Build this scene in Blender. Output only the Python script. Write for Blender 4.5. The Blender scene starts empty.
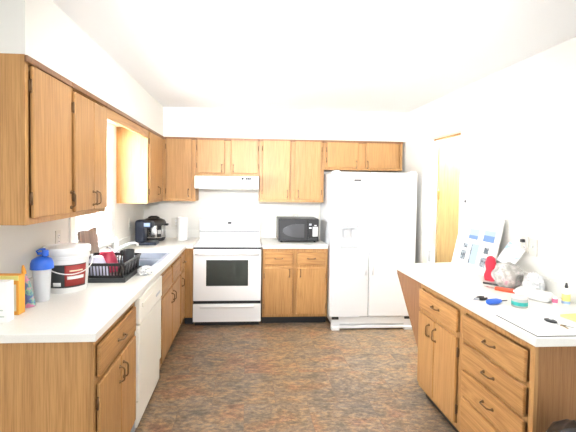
import bpy, bmesh, math, random
from mathutils import Vector, Matrix, noise

random.seed(7)
PI = math.pi
SC = bpy.context.scene
COL = SC.collection

# ---------------------------------------------------------------- camera
F, CX, CY = 387.34, -14.61, -17.08
YAW, PITCH, ROLL, CH = 0.0700, 0.0324, 0.0129, 1.578
cam = bpy.data.objects.new('camera', bpy.data.cameras.new('camera'))
COL.objects.link(cam)
cam.data.sensor_width = 36
cam.data.lens = F / 576 * 36
cam.data.shift_x = -CX / 576
cam.data.shift_y = CY / 576
cam.data.clip_start = 0.05
_r = Vector((math.cos(YAW), -math.sin(YAW), 0))
_f = Vector((math.sin(YAW) * math.cos(PITCH), math.cos(YAW) * math.cos(PITCH), -math.sin(PITCH)))
_u = _r.cross(_f)
_cx = _r * math.cos(ROLL) + _u * math.sin(ROLL)
_cy = _u * math.cos(ROLL) - _r * math.sin(ROLL)
M = Matrix((_cx, _cy, -_f)).transposed().to_4x4()
M.translation = (0, 0, CH)
cam.matrix_world = M
SC.camera = cam

# ---------------------------------------------------------------- light
world = bpy.data.worlds.new('sky')
SC.world = world
world.use_nodes = True
bg = world.node_tree.nodes['Background']
bg.inputs[0].default_value = (0.93, 0.97, 1.0, 1)
bg.inputs[1].default_value = 1.15


def area(name, loc, rot, sx, sy, power, col=(1, 1, 1)):
    d = bpy.data.lights.new(name, 'AREA')
    d.shape = 'RECTANGLE'
    d.size, d.size_y = sx, sy
    d.energy = power
    d.color = col
    o = bpy.data.objects.new(name, d)
    COL.objects.link(o)
    o.location = loc
    o.rotation_euler = rot
    return o


# daylight through the window over the sink (outside the pane, pointing in)
area('window_daylight', (-1.62, 3.36, 1.62), (0, -PI / 2, 0), 1.1, 0.9, 150, (0.95, 0.98, 1))
# added soft fill under the ceiling, above the frame; no fitting known there
area('added_ceiling_fill', (0.3, 1.75, 2.46), (math.radians(15), 0, 0), 1.2, 0.5, 10, (1, 0.97, 0.93))
# light bounced up on the ceiling from the camera's flash
fl = bpy.data.lights.new('flash_bounce', 'SPOT')
fl.energy = 270
fl.spot_size = math.radians(80)
fl.spot_blend = 1.0
fl.shadow_soft_size = 0.12
flo = bpy.data.objects.new('flash_bounce', fl)
COL.objects.link(flo)
flo.location = (0.2, 0.3, 1.95)
flo.rotation_euler = (Vector((0.3, 3.4, 2.65)) - Vector(flo.location)).to_track_quat('-Z', 'Y').to_euler()
# hall lamp
area('hall_ceiling_light', (2.30, 3.86, 2.40), (math.radians(8), 0, 0), 0.25, 0.25, 30, (1, 0.95, 0.84))

SC.view_settings.view_transform = 'Standard'
SC.view_settings.look = 'None'
SC.view_settings.gamma = 1
SC.view_settings.use_curve_mapping = False
SC.view_settings.exposure = 1.2


# ---------------------------------------------------------------- materials
def mat(name, col, rough=0.5, metal=0.0, spec=0.5, **kw):
    m = bpy.data.materials.new(name)
    m.use_nodes = True
    b = m.node_tree.nodes['Principled BSDF']
    b.inputs['Base Color'].default_value = (*col, 1)
    b.inputs['Roughness'].default_value = rough
    b.inputs['Metallic'].default_value = metal
    b.inputs['Specular IOR Level'].default_value = spec
    for k, v in kw.items():
        b.inputs[k.replace('_', ' ')].default_value = v
    return m


def nodes(m):
    nt = m.node_tree
    return nt, nt.nodes['Principled BSDF']


def ramp(nt, stops):
    n = nt.nodes.new('ShaderNodeValToRGB')
    e = n.color_ramp.elements
    while len(e) < len(stops):
        e.new(0.5)
    for k, (p, c) in enumerate(stops):
        e[k].position = p
        e[k].color = (*c, 1) if len(c) == 3 else c
    return n


def mix(nt, fac, a, b, typ='MIX'):
    n = nt.nodes.new('ShaderNodeMix')
    n.data_type = 'RGBA'
    n.blend_type = typ
    for sock, v in ((n.inputs[0], fac), (n.inputs[6], a), (n.inputs[7], b)):
        if hasattr(v, 'links'):
            nt.links.new(v, sock)
        elif isinstance(v, (int, float)):
            sock.default_value = v
        else:
            sock.default_value = (*v, 1)
    return n.outputs[2]


def texnoise(nt, vec, scale, detail=4, rough=0.55, dist=0.0):
    n = nt.nodes.new('ShaderNodeTexNoise')
    n.inputs['Scale'].default_value = scale
    n.inputs['Detail'].default_value = detail
    n.inputs['Roughness'].default_value = rough
    n.inputs['Distortion'].default_value = dist
    nt.links.new(vec, n.inputs['Vector'])
    return n


def grain_vec(nt, scale, jitter=9.0):
    tc = nt.nodes.new('ShaderNodeTexCoord')
    oi = nt.nodes.new('ShaderNodeObjectInfo')
    ml = nt.nodes.new('ShaderNodeMath')
    ml.operation = 'MULTIPLY'
    ml.inputs[1].default_value = jitter
    nt.links.new(oi.outputs['Random'], ml.inputs[0])
    ad = nt.nodes.new('ShaderNodeVectorMath')
    ad.operation = 'ADD'
    nt.links.new(tc.outputs['Object'], ad.inputs[0])
    nt.links.new(ml.outputs[0], ad.inputs[1])
    mp = nt.nodes.new('ShaderNodeMapping')
    mp.inputs['Scale'].default_value = scale
    nt.links.new(ad.outputs[0], mp.inputs['Vector'])
    return mp.outputs[0], oi.outputs['Random']


def wood(name, light, dark, horizontal=False, bold=0.5, rough=0.42):
    m = mat(name, light, rough)
    nt, b = nodes(m)
    s1 = (0.9, 5, 9) if horizontal else (9, 9, 0.7)
    s2 = (5, 90, 170) if horizontal else (170, 170, 4)
    v1, rnd = grain_vec(nt, s1)
    n1 = texnoise(nt, v1, 1.0, 3, 0.5, 1.1)
    w = nt.nodes.new('ShaderNodeMath')
    w.operation = 'MULTIPLY'
    w.inputs[1].default_value = 5.0
    nt.links.new(n1.outputs['Fac'], w.inputs[0])
    fr = nt.nodes.new('ShaderNodeMath')
    fr.operation = 'PINGPONG'
    fr.inputs[1].default_value = 0.5
    nt.links.new(w.outputs[0], fr.inputs[0])
    r1 = ramp(nt, [(0.0, dark), (0.22, tuple(0.5 * (a + c) for a, c in zip(light, dark))), (0.5, light)])
    nt.links.new(fr.outputs[0], r1.inputs[0])
    base = mix(nt, bold, light, r1.outputs[0])
    v2, _ = grain_vec(nt, s2)
    n2 = texnoise(nt, v2, 1.0, 3, 0.6)
    r2 = ramp(nt, [(0.36, (0.62, 0.55, 0.45)), (0.56, (1, 1, 1))])
    nt.links.new(n2.outputs['Fac'], r2.inputs[0])
    c = mix(nt, 0.6, base, r2.outputs[0], 'MULTIPLY')
    hs = nt.nodes.new('ShaderNodeHueSaturation')
    mr = nt.nodes.new('ShaderNodeMapRange')
    mr.inputs['To Min'].default_value = 0.93
    mr.inputs['To Max'].default_value = 1.07
    nt.links.new(rnd, mr.inputs['Value'])
    nt.links.new(mr.outputs[0], hs.inputs['Value'])
    nt.links.new(c, hs.inputs['Color'])
    nt.links.new(hs.outputs[0], b.inputs['Base Color'])
    return m


OAK = wood('oak_upright', (0.48, 0.262, 0.096), (0.36, 0.178, 0.056))
OAKH = wood('oak_level', (0.48, 0.258, 0.092), (0.32, 0.152, 0.046), True, 0.8)
OAKP = wood('oak_panel', (0.49, 0.262, 0.09), (0.37, 0.182, 0.055), bold=0.6)
OAKL = wood('oak_orange_lit_panel', (0.60, 0.33, 0.125), (0.47, 0.24, 0.08), bold=0.6)  # orange veneer, colour brightened to carry frontal light on the near end panels
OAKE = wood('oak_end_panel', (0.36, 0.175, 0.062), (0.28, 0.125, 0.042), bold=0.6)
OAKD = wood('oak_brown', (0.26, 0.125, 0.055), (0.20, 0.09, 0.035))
GAPW = mat('shadowed_wood_edge', (0.20, 0.085, 0.03), 0.6)


def paint(name, col, bump=0.06, scale=180, rough=0.7):
    m = mat(name, col, rough)
    nt, b = nodes(m)
    tc = nt.nodes.new('ShaderNodeTexCoord')
    n = texnoise(nt, tc.outputs['Object'], scale, 3)
    bp = nt.nodes.new('ShaderNodeBump')
    bp.inputs['Strength'].default_value = bump
    bp.inputs['Distance'].default_value = 0.004
    nt.links.new(n.outputs['Fac'], bp.inputs['Height'])
    nt.links.new(bp.outputs[0], b.inputs['Normal'])
    return m


WALL = paint('wall_paint', (0.79, 0.78, 0.735))
CEIL = paint('ceiling_paint', (0.84, 0.845, 0.85), 0.15, 90)
WHITE_TRIM = paint('white_gloss_trim', (0.86, 0.86, 0.84), 0.01, 60, 0.35)


def laminate():
    m = mat('white_laminate', (0.84, 0.83, 0.78), 0.34)
    nt, b = nodes(m)
    tc = nt.nodes.new('ShaderNodeTexCoord')
    n = texnoise(nt, tc.outputs['Object'], 260, 2)
    r = ramp(nt, [(0.35, (0.80, 0.79, 0.74)), (0.6, (0.855, 0.845, 0.80))])
    nt.links.new(n.outputs['Fac'], r.inputs[0])
    nt.links.new(r.outputs[0], b.inputs['Base Color'])
    return m


LAM = laminate()


def vinyl_floor():
    m = mat('slate_vinyl', (0.3, 0.22, 0.15), 0.38)
    nt, b = nodes(m)
    tc = nt.nodes.new('ShaderNodeTexCoord')
    mp = nt.nodes.new('ShaderNodeMapping')
    nt.links.new(tc.outputs['Object'], mp.inputs['Vector'])
    br = nt.nodes.new('ShaderNodeTexBrick')
    br.offset = 0.5
    br.inputs['Scale'].default_value = 1
    br.inputs['Brick Width'].default_value = 0.46
    br.inputs['Row Height'].default_value = 0.46
    br.inputs['Mortar Size'].default_value = 0.002
    br.inputs['Color1'].default_value = (0.0, 0.0, 0.0, 1)
    br.inputs['Color2'].default_value = (1, 1, 1, 1)
    nt.links.new(mp.outputs[0], br.inputs['Vector'])
    # offset the pattern per tile so seams show as breaks in the figure
    va = nt.nodes.new('ShaderNodeVectorMath')
    va.operation = 'MULTIPLY_ADD'
    va.inputs[1].default_value = (1.5, 1.5, 1.5)
    nt.links.new(br.outputs['Color'], va.inputs[0])
    nt.links.new(mp.outputs[0], va.inputs[2])
    ms = nt.nodes.new('ShaderNodeMapping')
    ms.inputs['Scale'].default_value = (0.85, 1.5, 1)
    ms.inputs['Rotation'].default_value = (0, 0, 0.25)
    nt.links.new(va.outputs[0], ms.inputs['Vector'])
    big = texnoise(nt, ms.outputs[0], 2.6, 6, 0.65, 0.3)
    mid = texnoise(nt, ms.outputs[0], 7.0, 8, 0.78, 0.25)
    fine = texnoise(nt, ms.outputs[0], 24, 8, 0.8, 0.1)
    c1 = ramp(nt, [(0.36, (0.075, 0.058, 0.046)), (0.45, (0.16, 0.12, 0.085)),
                   (0.52, (0.29, 0.195, 0.11)), (0.58, (0.27, 0.215, 0.16)), (0.66, (0.17, 0.145, 0.125))])
    nt.links.new(mid.outputs['Fac'], c1.inputs[0])
    c2 = ramp(nt, [(0.38, (0.165, 0.145, 0.122)), (0.48, (0.19, 0.145, 0.10)), (0.54, (0.27, 0.165, 0.08)), (0.61, (0.25, 0.10, 0.048))])
    nt.links.new(big.outputs['Fac'], c2.inputs[0])
    c = mix(nt, 0.5, c1.outputs[0], c2.outputs[0])
    c3 = ramp(nt, [(0.36, (0.34, 0.30, 0.27)), (0.50, (0.95, 0.95, 0.95)), (0.62, (1.9, 1.7, 1.4))])
    nt.links.new(fine.outputs['Fac'], c3.inputs[0])
    c = mix(nt, 0.85, c, c3.outputs[0], 'MULTIPLY')
    seam = nt.nodes.new('ShaderNodeMath')
    seam.operation = 'MULTIPLY'
    seam.inputs[1].default_value = 0.35
    nt.links.new(br.outputs['Fac'], seam.inputs[0])
    c = mix(nt, seam.outputs[0], c, (0.09, 0.065, 0.05))
    nt.links.new(c, b.inputs['Base Color'])
    bp = nt.nodes.new('ShaderNodeBump')
    bp.inputs['Strength'].default_value = 0.25
    bp.inputs['Distance'].default_value = 0.003
    nt.links.new(mid.outputs['Fac'], bp.inputs['Height'])
    nt.links.new(bp.outputs[0], b.inputs['Normal'])
    return m


FLOOR = vinyl_floor()
ENAMEL = mat('white_enamel', (0.89, 0.90, 0.91), 0.22)
ENAMEL2 = mat('white_textured_enamel', (0.87, 0.90, 0.94), 0.32)
ALMOND = mat('almond_enamel', (0.84, 0.82, 0.74), 0.3)
GREYPL = mat('grey_plastic', (0.42, 0.44, 0.46), 0.4)
LGREY = mat('light_grey_plastic', (0.66, 0.68, 0.70), 0.4)
BLACK = mat('black_plastic', (0.018, 0.018, 0.02), 0.35)
CHAR = mat('charcoal_plastic', (0.045, 0.05, 0.055), 0.38)
NAVY = mat('navy_plastic', (0.018, 0.026, 0.05), 0.3)
DGLASS = mat('dark_oven_glass', (0.03, 0.035, 0.03), 0.06)
STEEL = mat('stainless_steel', (0.62, 0.63, 0.64), 0.25, 1.0)
SINKST = mat('sink_steel', (0.52, 0.58, 0.68), 0.38, 0.75)
CHROME = mat('chrome', (0.82, 0.82, 0.84), 0.08, 1.0)
BRONZE = mat('antique_bronze', (0.19, 0.115, 0.06), 0.35, 0.85)
BRASS = mat('aged_brass', (0.42, 0.27, 0.10), 0.35, 0.9)
KICK = mat('black_vinyl_kick', (0.022, 0.024, 0.028), 0.5)
WPLAST = mat('white_plastic', (0.84, 0.84, 0.83), 0.35)
PAPER = mat('white_paper', (0.86, 0.86, 0.85), 0.8)
PAPERG = mat('printed_grey_ink', (0.42, 0.43, 0.46), 0.8)
INK = mat('dark_ink', (0.03, 0.03, 0.035), 0.6)
BLUE = mat('blue_plastic', (0.025, 0.13, 0.62), 0.35)
FROST = mat('frosted_plastic', (0.86, 0.88, 0.90), 0.35, 0, 0.5, Transmission_Weight=0.35, IOR=1.1)
GLASS = mat('window_glass', (1, 1, 1), 0.0, 0, 0.5, Transmission_Weight=1.0, IOR=1.02)
CLEAR = mat('clear_jar_plastic', (0.80, 0.82, 0.80), 0.15, 0, 0.5, Transmission_Weight=0.4, IOR=1.2)
RED = mat('red_fabric', (0.55, 0.02, 0.045), 0.8)
REDLAB = mat('dark_red_label', (0.36, 0.035, 0.03), 0.5)
ORANGE = mat('orange_card', (0.85, 0.38, 0.05), 0.6)
ORED = mat('orange_red_plastic', (0.80, 0.085, 0.03), 0.4)
TEAL = mat('teal_label', (0.03, 0.42, 0.38), 0.5)
YEL = mat('yellow_paper', (0.88, 0.80, 0.28), 0.7)
CREAM = mat('cream_card', (0.82, 0.74, 0.55), 0.7)
PINK = mat('pink_plastic', (0.72, 0.16, 0.30), 0.4)
LAV = mat('lavender_ceramic', (0.62, 0.62, 0.78), 0.3)
ROSE = mat('crimson_ceramic', (0.42, 0.025, 0.07), 0.3)
SKYB = mat('pale_blue_print', (0.36, 0.55, 0.82), 0.6)
PHOTOB = mat('blue_photo_print', (0.13, 0.24, 0.48), 0.5)
SILV = mat('silver_keypad', (0.62, 0.64, 0.65), 0.35, 0.4)
SCREEN = mat('unlit_pale_screen', (0.30, 0.42, 0.62), 0.15)
BAGBLK = mat('black_bin_liner', (0.016, 0.017, 0.02), 0.28)
GREEN = mat('green_print', (0.08, 0.42, 0.22), 0.5)
BURNER = mat('glass_cooktop', (0.74, 0.79, 0.85), 0.08)
DOORW = wood('honey_door_veneer', (0.56, 0.40, 0.19), (0.50, 0.34, 0.15), bold=0.3)


def spotted(name, a, b_, scale, cut=(0.45, 0.6), rough=0.5, third=None, **kw):
    m = mat(name, a, rough, **kw)
    nt, b = nodes(m)
    tc = nt.nodes.new('ShaderNodeTexCoord')
    n = texnoise(nt, tc.outputs['Object'], scale, 3)
    st = [(cut[0], a), (cut[1], b_)]
    if third:
        st.append((cut[1] + 0.08, third))
    r = ramp(nt, st)
    nt.links.new(n.outputs['Fac'], r.inputs[0])
    nt.links.new(r.outputs[0], b.inputs['Base Color'])
    return m


BAGGREY = spotted('grey_see_through_bag', (0.40, 0.39, 0.36), (0.62, 0.60, 0.57), 26, third=(0.62, 0.40, 0.46), rough=0.25)
CRUMPLE = spotted('white_crumpled_film', (0.84, 0.84, 0.84), (0.74, 0.76, 0.78), 30, rough=0.3)
WPRINT = spotted('white_card_blue_print', (0.85, 0.87, 0.89), (0.45, 0.66, 0.86), 14, (0.56, 0.60), 0.4)
BOARDW = wood('walnut_board', (0.34, 0.25, 0.19), (0.17, 0.125, 0.115), bold=0.9, rough=0.6)
TUBEP = spotted('multicolour_print', (0.10, 0.14, 0.34), (0.16, 0.45, 0.28), 24, (0.48, 0.52), 0.4, third=(0.62, 0.22, 0.36))


# ---------------------------------------------------------------- mesh helpers
class MB:
    """Collects shapes in one bmesh."""

    def __init__(self):
        self.bm = bmesh.new()
        self.smooth = []

    def box(self, x0, x1, y0, y1, z0, z1, bev=0.0, seg=2, mat=None):
        t = bmesh.new()
        bmesh.ops.create_cube(t, size=1)
        for v in t.verts:
            v.co = Vector(((x0 + x1) / 2 + v.co.x * (x1 - x0), (y0 + y1) / 2 + v.co.y * (y1 - y0),
                           (z0 + z1) / 2 + v.co.z * (z1 - z0)))
        if bev:
            bmesh.ops.bevel(t, geom=list(t.edges), offset=bev, segments=seg, profile=0.5, affect='EDGES')
        self._add(t, mat)
        return self

    def _add(self, t, mat=None, smooth=False):
        if mat is not None:
            t.transform(mat)
        if smooth:
            for f in t.faces:
                f.smooth = True
        me = bpy.data.meshes.new('tmp')
        t.to_mesh(me)
        t.free()
        self.bm.from_mesh(me)
        bpy.data.meshes.remove(me)

    def lathe(self, prof, c=(0, 0, 0), n=32, sx=1.0, sy=1.0, mat=None, smooth=True):
        t = bmesh.new()
        rings = []
        for r, z in prof:
            if r < 1e-6:
                rings.append([t.verts.new((c[0], c[1], c[2] + z))])
            else:
                rings.append([t.verts.new((c[0] + sx * r * math.cos(2 * PI * k / n),
                                           c[1] + sy * r * math.sin(2 * PI * k / n), c[2] + z)) for k in range(n)])
        for a, b in zip(rings, rings[1:]):
            for k in range(n):
                k2 = (k + 1) % n
                if len(a) == 1 and len(b) == 1:
                    continue
                if len(a) == 1:
                    t.faces.new((a[0], b[k2], b[k]))
                elif len(b) == 1:
                    t.faces.new((a[k], a[k2], b[0]))
                else:
                    t.faces.new((a[k], a[k2], b[k2], b[k]))
        bmesh.ops.recalc_face_normals(t, faces=t.faces)
        if smooth:
            for f in t.faces:
                f.smooth = True
            for e in t.edges:
                if len(e.link_faces) == 2 and e.calc_face_angle(0) > 0.7:
                    e.smooth = False
        self._add(t, mat)
        return self

    def cyl(self, c, r, h, n=28, bev=0.0, mat=None):
        if bev:
            p = [(0, 0), (r - bev, 0), (r, bev), (r, h - bev), (r - bev, h), (0, h)]
        else:
            p = [(0, 0), (r, 0), (r, h), (0, h)]
        return self.lathe(p, c, n, mat=mat)

    def tube(self, pts, r, n=10, mat=None, cap=True):
        pts = [Vector(p) for p in pts]
        t = bmesh.new()
        rings = []
        up = Vector((0.3, 0.2, 1)).normalized()
        for i, p in enumerate(pts):
            d = (pts[min(i + 1, len(pts) - 1)] - pts[max(i - 1, 0)]).normalized()
            a = d.cross(up)
            if a.length < 1e-3:
                a = d.cross(Vector((1, 0, 0)))
            a.normalize()
            b = d.cross(a).normalized()
            rr = r[i] if isinstance(r, (list, tuple)) else r
            rings.append([t.verts.new(p + a * rr * math.cos(2 * PI * k / n) + b * rr * math.sin(2 * PI * k / n)) for k in range(n)])
        for A, B in zip(rings, rings[1:]):
            for k in range(n):
                t.faces.new((A[k], A[(k + 1) % n], B[(k + 1) % n], B[k]))
        if cap:
            t.faces.new(rings[0])
            t.faces.new(rings[-1])
        bmesh.ops.recalc_face_normals(t, faces=t.faces)
        for f in t.faces:
            f.smooth = len(f.verts) == 4
        self._add(t, mat)
        return self

    def prism(self, poly, axis, a, b, bev=0.0, mat=None, smooth=False):
        """polygon in the two axes other than `axis`, swept from a to b."""
        t = bmesh.new()

        def P(u, v, w):
            return {'x': (w, u, v), 'y': (u, w, v), 'z': (u, v, w)}[axis]
        A = [t.verts.new(P(u, v, a)) for u, v in poly]
        B = [t.verts.new(P(u, v, b)) for u, v in poly]
        t.faces.new(A)
        t.faces.new(B)
        n = len(poly)
        for k in range(n):
            f = t.faces.new((A[k], A[(k + 1) % n], B[(k + 1) % n], B[k]))
            f.smooth = smooth
        bmesh.ops.recalc_face_normals(t, faces=t.faces)
        if bev:
            bmesh.ops.bevel(t, geom=list(t.edges), offset=bev, segments=2, profile=0.5, affect='EDGES')
        self._add(t, mat)
        return self

    def blob(self, c, rx, ry, rz, amp=0.2, freq=2.0, sub=3, seed=0, flat=None, mat=None, ridge=False):
        t = bmesh.new()
        bmesh.ops.create_icosphere(t, subdivisions=sub, radius=1)
        for v in t.verts:
            d = v.co.normalized()
            q = d * freq + Vector((seed * 3.1, seed * 1.7, seed * 2.3))
            n = noise.noise(q)
            if ridge:
                n = 0.5 - abs(n) * 1.6 + 0.4 * noise.noise(q * 2.3)
            k = 1 + amp * n
            v.co = Vector((d.x * rx * k, d.y * ry * k, d.z * rz * k))
        if flat is not None:
            for v in t.verts:
                v.co.z = max(v.co.z, flat)
        for v in t.verts:
            v.co += Vector(c)
        for f in t.faces:
            f.smooth = not ridge
        self._add(t, mat)
        return self


def link(name, mb, m, parent=None, world=None):
    """one mesh object; `world` = subtract this point (mesh given in room coordinates)."""
    me = bpy.data.meshes.new(name)
    bm = mb.bm
    if world is not None:
        bmesh.ops.translate(bm, verts=bm.verts, vec=-Vector(world))
    bm.to_mesh(me)
    bm.free()
    if m is not None:
        me.materials.append(m)
    o = bpy.data.objects.new(name, me)
    COL.objects.link(o)
    if parent is not None:
        o.parent = parent
    elif world is not None:
        o.location = world
    return o


def part(name, mb, m, parent, label=None):
    o = link(name, mb, m, parent)
    if label:
        o['label'] = label
    return o


def thing(name, label, cat, loc=(0, 0, 0), rz=0.0, group=None):
    o = bpy.data.objects.new(name, None)
    o.empty_display_size = 0.1
    COL.objects.link(o)
    o.location = loc
    o.rotation_euler = (0, 0, rz)
    return tag(o, label, cat, group)


def tag(o, label, cat, group=None):
    o['label'] = label
    o['category'] = cat
    if group:
        o['group'] = group
    return o


def single(name, label, cat, mb, m, loc, rz=0.0, group=None, rot=None):
    o = link(name, mb, m)
    o.location = loc
    o.rotation_euler = rot if rot else (0, 0, rz)
    return tag(o, label, cat, group)


def struct(name, mb, m, parent=None):
    o = link(name, mb, m, parent)
    if parent is None:
        o['kind'] = 'structure'
    return o


# ---------------------------------------------------------------- room measures
WL, WR, WB = -1.283, 1.941, 4.972
CEILZ, SOFZ = 2.49, 2.144
UB = 1.390                     # bottom of wall cabinets
FL, FB, FR = -0.6825, 4.3594, 1.317   # faces of base cabinets: left, back, right
UL, UBK = -0.978, 4.637        # faces of wall cabinets
CT = 0.914                     # counter height
WY0, WY1, WZ0, WZ1 = 2.98, 3.74, 1.07, 2.09      # window opening
DY0, DY1, DZ = 3.413, 4.09, 2.11                  # doorway in right wall

# ---------------------------------------------------------------- structure
struct('floor', MB().box(-1.6, 3.6, -1.2, 5.3, -0.1, 0), FLOOR)
struct('ceiling', MB().box(-1.6, 3.6, -1.2, 5.3, CEILZ, CEILZ + 0.1), CEIL)
T = 0.12
m = MB()
m.box(WL - T, WL, -1.2, WY0, 0, CEILZ).box(WL - T, WL, WY1, WB, 0, CEILZ)
m.box(WL - T, WL, WY0, WY1, 0, WZ0).box(WL - T, WL, WY0, WY1, WZ1, CEILZ)
struct('wall_left', m, WALL)
struct('wall_back', MB().box(WL - T, WR + T, WB, WB + T, 0, CEILZ), WALL)
m = MB()
m.box(WR, WR + T, -1.2, DY0, 0, CEILZ).box(WR, WR + T, DY1, WB, 0, CEILZ).box(WR, WR + T, DY0, DY1, DZ, CEILZ)
struct('wall_right', m, WALL)
# soffits over the wall cabinets
struct('trim_1', MB().box(WL, UL, 1.80, WB, SOFZ, CEILZ), WALL)
struct('trim_2', MB().box(UL, WR, UBK, WB, SOFZ, CEILZ), WALL)
# wooden head lining of the doorway
struct('trim_3', MB().box(WR + 0.085, WR + T, DY0, DY1, DZ - 0.016, DZ), OAK)
# hall behind the doorway
struct('wall_hall_far', MB().box(3.2, 3.3, 2.6, 5.1, 0, CEILZ), WALL)
struct('wall_hall_back', MB().box(WR + T, 3.2, 4.95, 5.05, 0, CEILZ), WALL)
struct('wall_hall_front', MB().box(WR + T, 3.2, 2.6, 2.7, 0, CEILZ), WALL)
struct('baseboard_right', MB().box(WR - 0.012, WR, 2.83, DY0, 0, 0.09, 0.003), WHITE_TRIM)

# hall door, standing open on the far jamb
d1 = struct('door_1', MB().box(WR + T + 0.012, WR + T + 0.70, DY1 - 0.036, DY1 - 0.001, 0.012, 2.05, 0.002), DOORW)
h = MB()
h.box(WR + T + 0.0005, WR + T + 0.026, DY1 - 0.042, DY1 - 0.036, 1.46, 1.56, 0.001)
h.tube([(WR + T + 0.006, DY1 - 0.044, 1.455), (WR + T + 0.006, DY1 - 0.044, 1.565)], 0.006, 10)
part('hinge', h, BRASS, d1, 'brass hinge')
h = MB()
h.lathe([(0, 0), (0.027, 0), (0.027, 0.006), (0.011, 0.012), (0.011, 0.035), (0.026, 0.045), (0.026, 0.062), (0, 0.068)],
        n=20, mat=Matrix.Translation((WR + T + 0.63, DY1 - 0.036, 1.0)) @ Matrix.Rotation(PI / 2, 4, 'X'))
part('knob', h, BRASS, d1, 'brass knob')

# window over the sink
w = MB()
for (y0, y1, z0, z1) in ((WY0 - 0.085, WY0, WZ0 - 0.02, WZ1 + 0.05), (WY1, WY1 + 0.085, WZ0 - 0.02, WZ1 + 0.05), (WY0, WY1, WZ1, WZ1 + 0.05)):
    w.box(WL, WL + 0.018, y0, y1, z0, z1, 0.004)
win = struct('window_1', w, WHITE_TRIM)
s = MB()
for (y0, y1, z0, z1) in ((WY0, WY0 + 0.045, WZ0, WZ1), (WY1 - 0.045, WY1, WZ0, WZ1), (WY0 + 0.045, WY1 - 0.045, WZ0, WZ0 + 0.05),
                         (WY0 + 0.045, WY1 - 0.045, WZ1 - 0.05, WZ1), (WY0 + 0.045, WY1 - 0.045, 1.56, 1.60)):
    s.box(WL - 0.09, WL - 0.05, y0, y1, z0, z1, 0.004)
part('sash', s, WHITE_TRIM, win)
part('pane', MB().box(WL - 0.073, WL - 0.069, WY0 + 0.04, WY1 - 0.04, WZ0 + 0.04, WZ1 - 0.04), GLASS, win)
part('sill', MB().box(WL - 0.05, WL + 0.05, WY0 - 0.10, WY1 + 0.10, WZ0 - 0.04, WZ0 - 0.018, 0.005), WHITE_TRIM, win)


# ---------------------------------------------------------------- cabinets
def handle(parent, x, z, vertical=True, y=-0.019, L=0.082, m=None):
    """bow pull on two posts, out towards -y."""
    h = MB()
    a = L / 2
    pts = []
    for k in range(15):
        t = math.sin(PI / 2 * (-1 + k / 7))
        out = 0.024 * (1 - abs(t) ** 9) + 0.002
        pts.append((0, y - out, t * a) if vertical else (t * a, y - out, 0))
    pts = [(p[0] + x, p[1], p[2] + z) for p in pts]
    h.tube(pts, 0.0045, 8)
    for s in (-1, 1):
        c = (x, y, z + s * a) if vertical else (x + s * a, y, z)
        h.lathe([(0, 0), (0.009, 0), (0.008, 0.004), (0.006, 0.008), (0, 0.009)], n=12,
                mat=Matrix.Translation(c) @ Matrix.Rotation(PI / 2, 4, 'X'))
    return part('handle', h, m or BRONZE, parent, 'dark bronze bow handle')


def hinge(parent, x, z, y=-0.001):
    h = MB()
    h.box(x - 0.006, x + 0.006, y - 0.006, y, z - 0.026, z + 0.026, 0.002)
    h.tube([(x, y - 0.009, z - 0.03), (x, y - 0.009, z + 0.03)], 0.005, 8)
    return part('hinge', h, BRONZE, parent, 'dark bronze hinge')


def slab(x0, x1, z0, z1, t=0.019):
    """door front with a rounded lip."""
    s = MB()
    s.box(x0, x1, -t, -0.001, z0, z1, 0.006, 3)
    return s


def cabinet(name, label, loc, rz, w, d, zb, zt, doors=(), drawers=(), kick=0.0, group=None, crown=False,
            hollow=False, skin=None, bottom_rail=0.03, mullions=(), rails=()):
    """local x = along the face, -y = out of the face, z up from the cabinet's base."""
    t = thing(name, label, 'cabinet', (loc[0], loc[1], zb), rz, group)
    H = zt - zb
    c = MB()
    z0 = kick
    if hollow:
        c.box(0.001, 0.018, 0.019, d, z0, H).box(w - 0.018, w - 0.001, 0.019, d, z0, H)
        c.box(0.018, w - 0.018, d - 0.006, d, z0, H).box(0.018, w - 0.018, 0.019, d - 0.006, z0, z0 + 0.018)
    else:
        c.box(0.001, w - 0.001, 0.019, d, z0, H)
    part('carcass', c, skin or OAKP, t)
    f = MB()
    st = 0.03
    f.box(0.0005, st, 0, 0.0185, z0, H).box(w - st, w - 0.0005, 0, 0.0185, z0, H)
    f.box(st, w - st, 0, 0.0185, H - 0.035, H).box(st, w - st, 0, 0.0185, z0, z0 + bottom_rail)
    for (a, b) in mullions:
        f.box(a, b, 0, 0.0185, z0 + bottom_rail, H - 0.035)
    for (a, b) in rails:
        f.box(st, w - st, 0.0005, 0.0183, a, b)
    part('face_frame', f, OAK, t)
    if kick:
        part('toe_kick', MB().box(0.002, w - 0.002, 0.06, 0.075, 0, kick), KICK, t, 'black toe kick')
    if crown:
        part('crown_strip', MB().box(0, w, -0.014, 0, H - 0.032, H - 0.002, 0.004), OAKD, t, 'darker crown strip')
    for (x0, x1, za, zb_, hx, hz, side) in doors:
        o = part('door', slab(x0, x1, za, zb_), OAK, t)
        if hx is not None:
            handle(o, hx, hz)
        if side:
            hxx = x0 - 0.004 if side == 'l' else x1 + 0.004
            hinge(o, hxx, za + 0.09)
            hinge(o, hxx, zb_ - 0.09)
    for (x0, x1, za, zb_, pull) in drawers:
        o = part('drawer' if pull else 'false_front', slab(x0, x1, za, zb_), OAKH, t)
        if pull:
            handle(o, (x0 + x1) / 2, (za + zb_) / 2, False)
    return t


R90 = PI / 2
G_B, G_U = 'oak base cabinets', 'oak wall cabinets'
BT = 0.874                      # top of base cabinets
DB = 0.585
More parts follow.
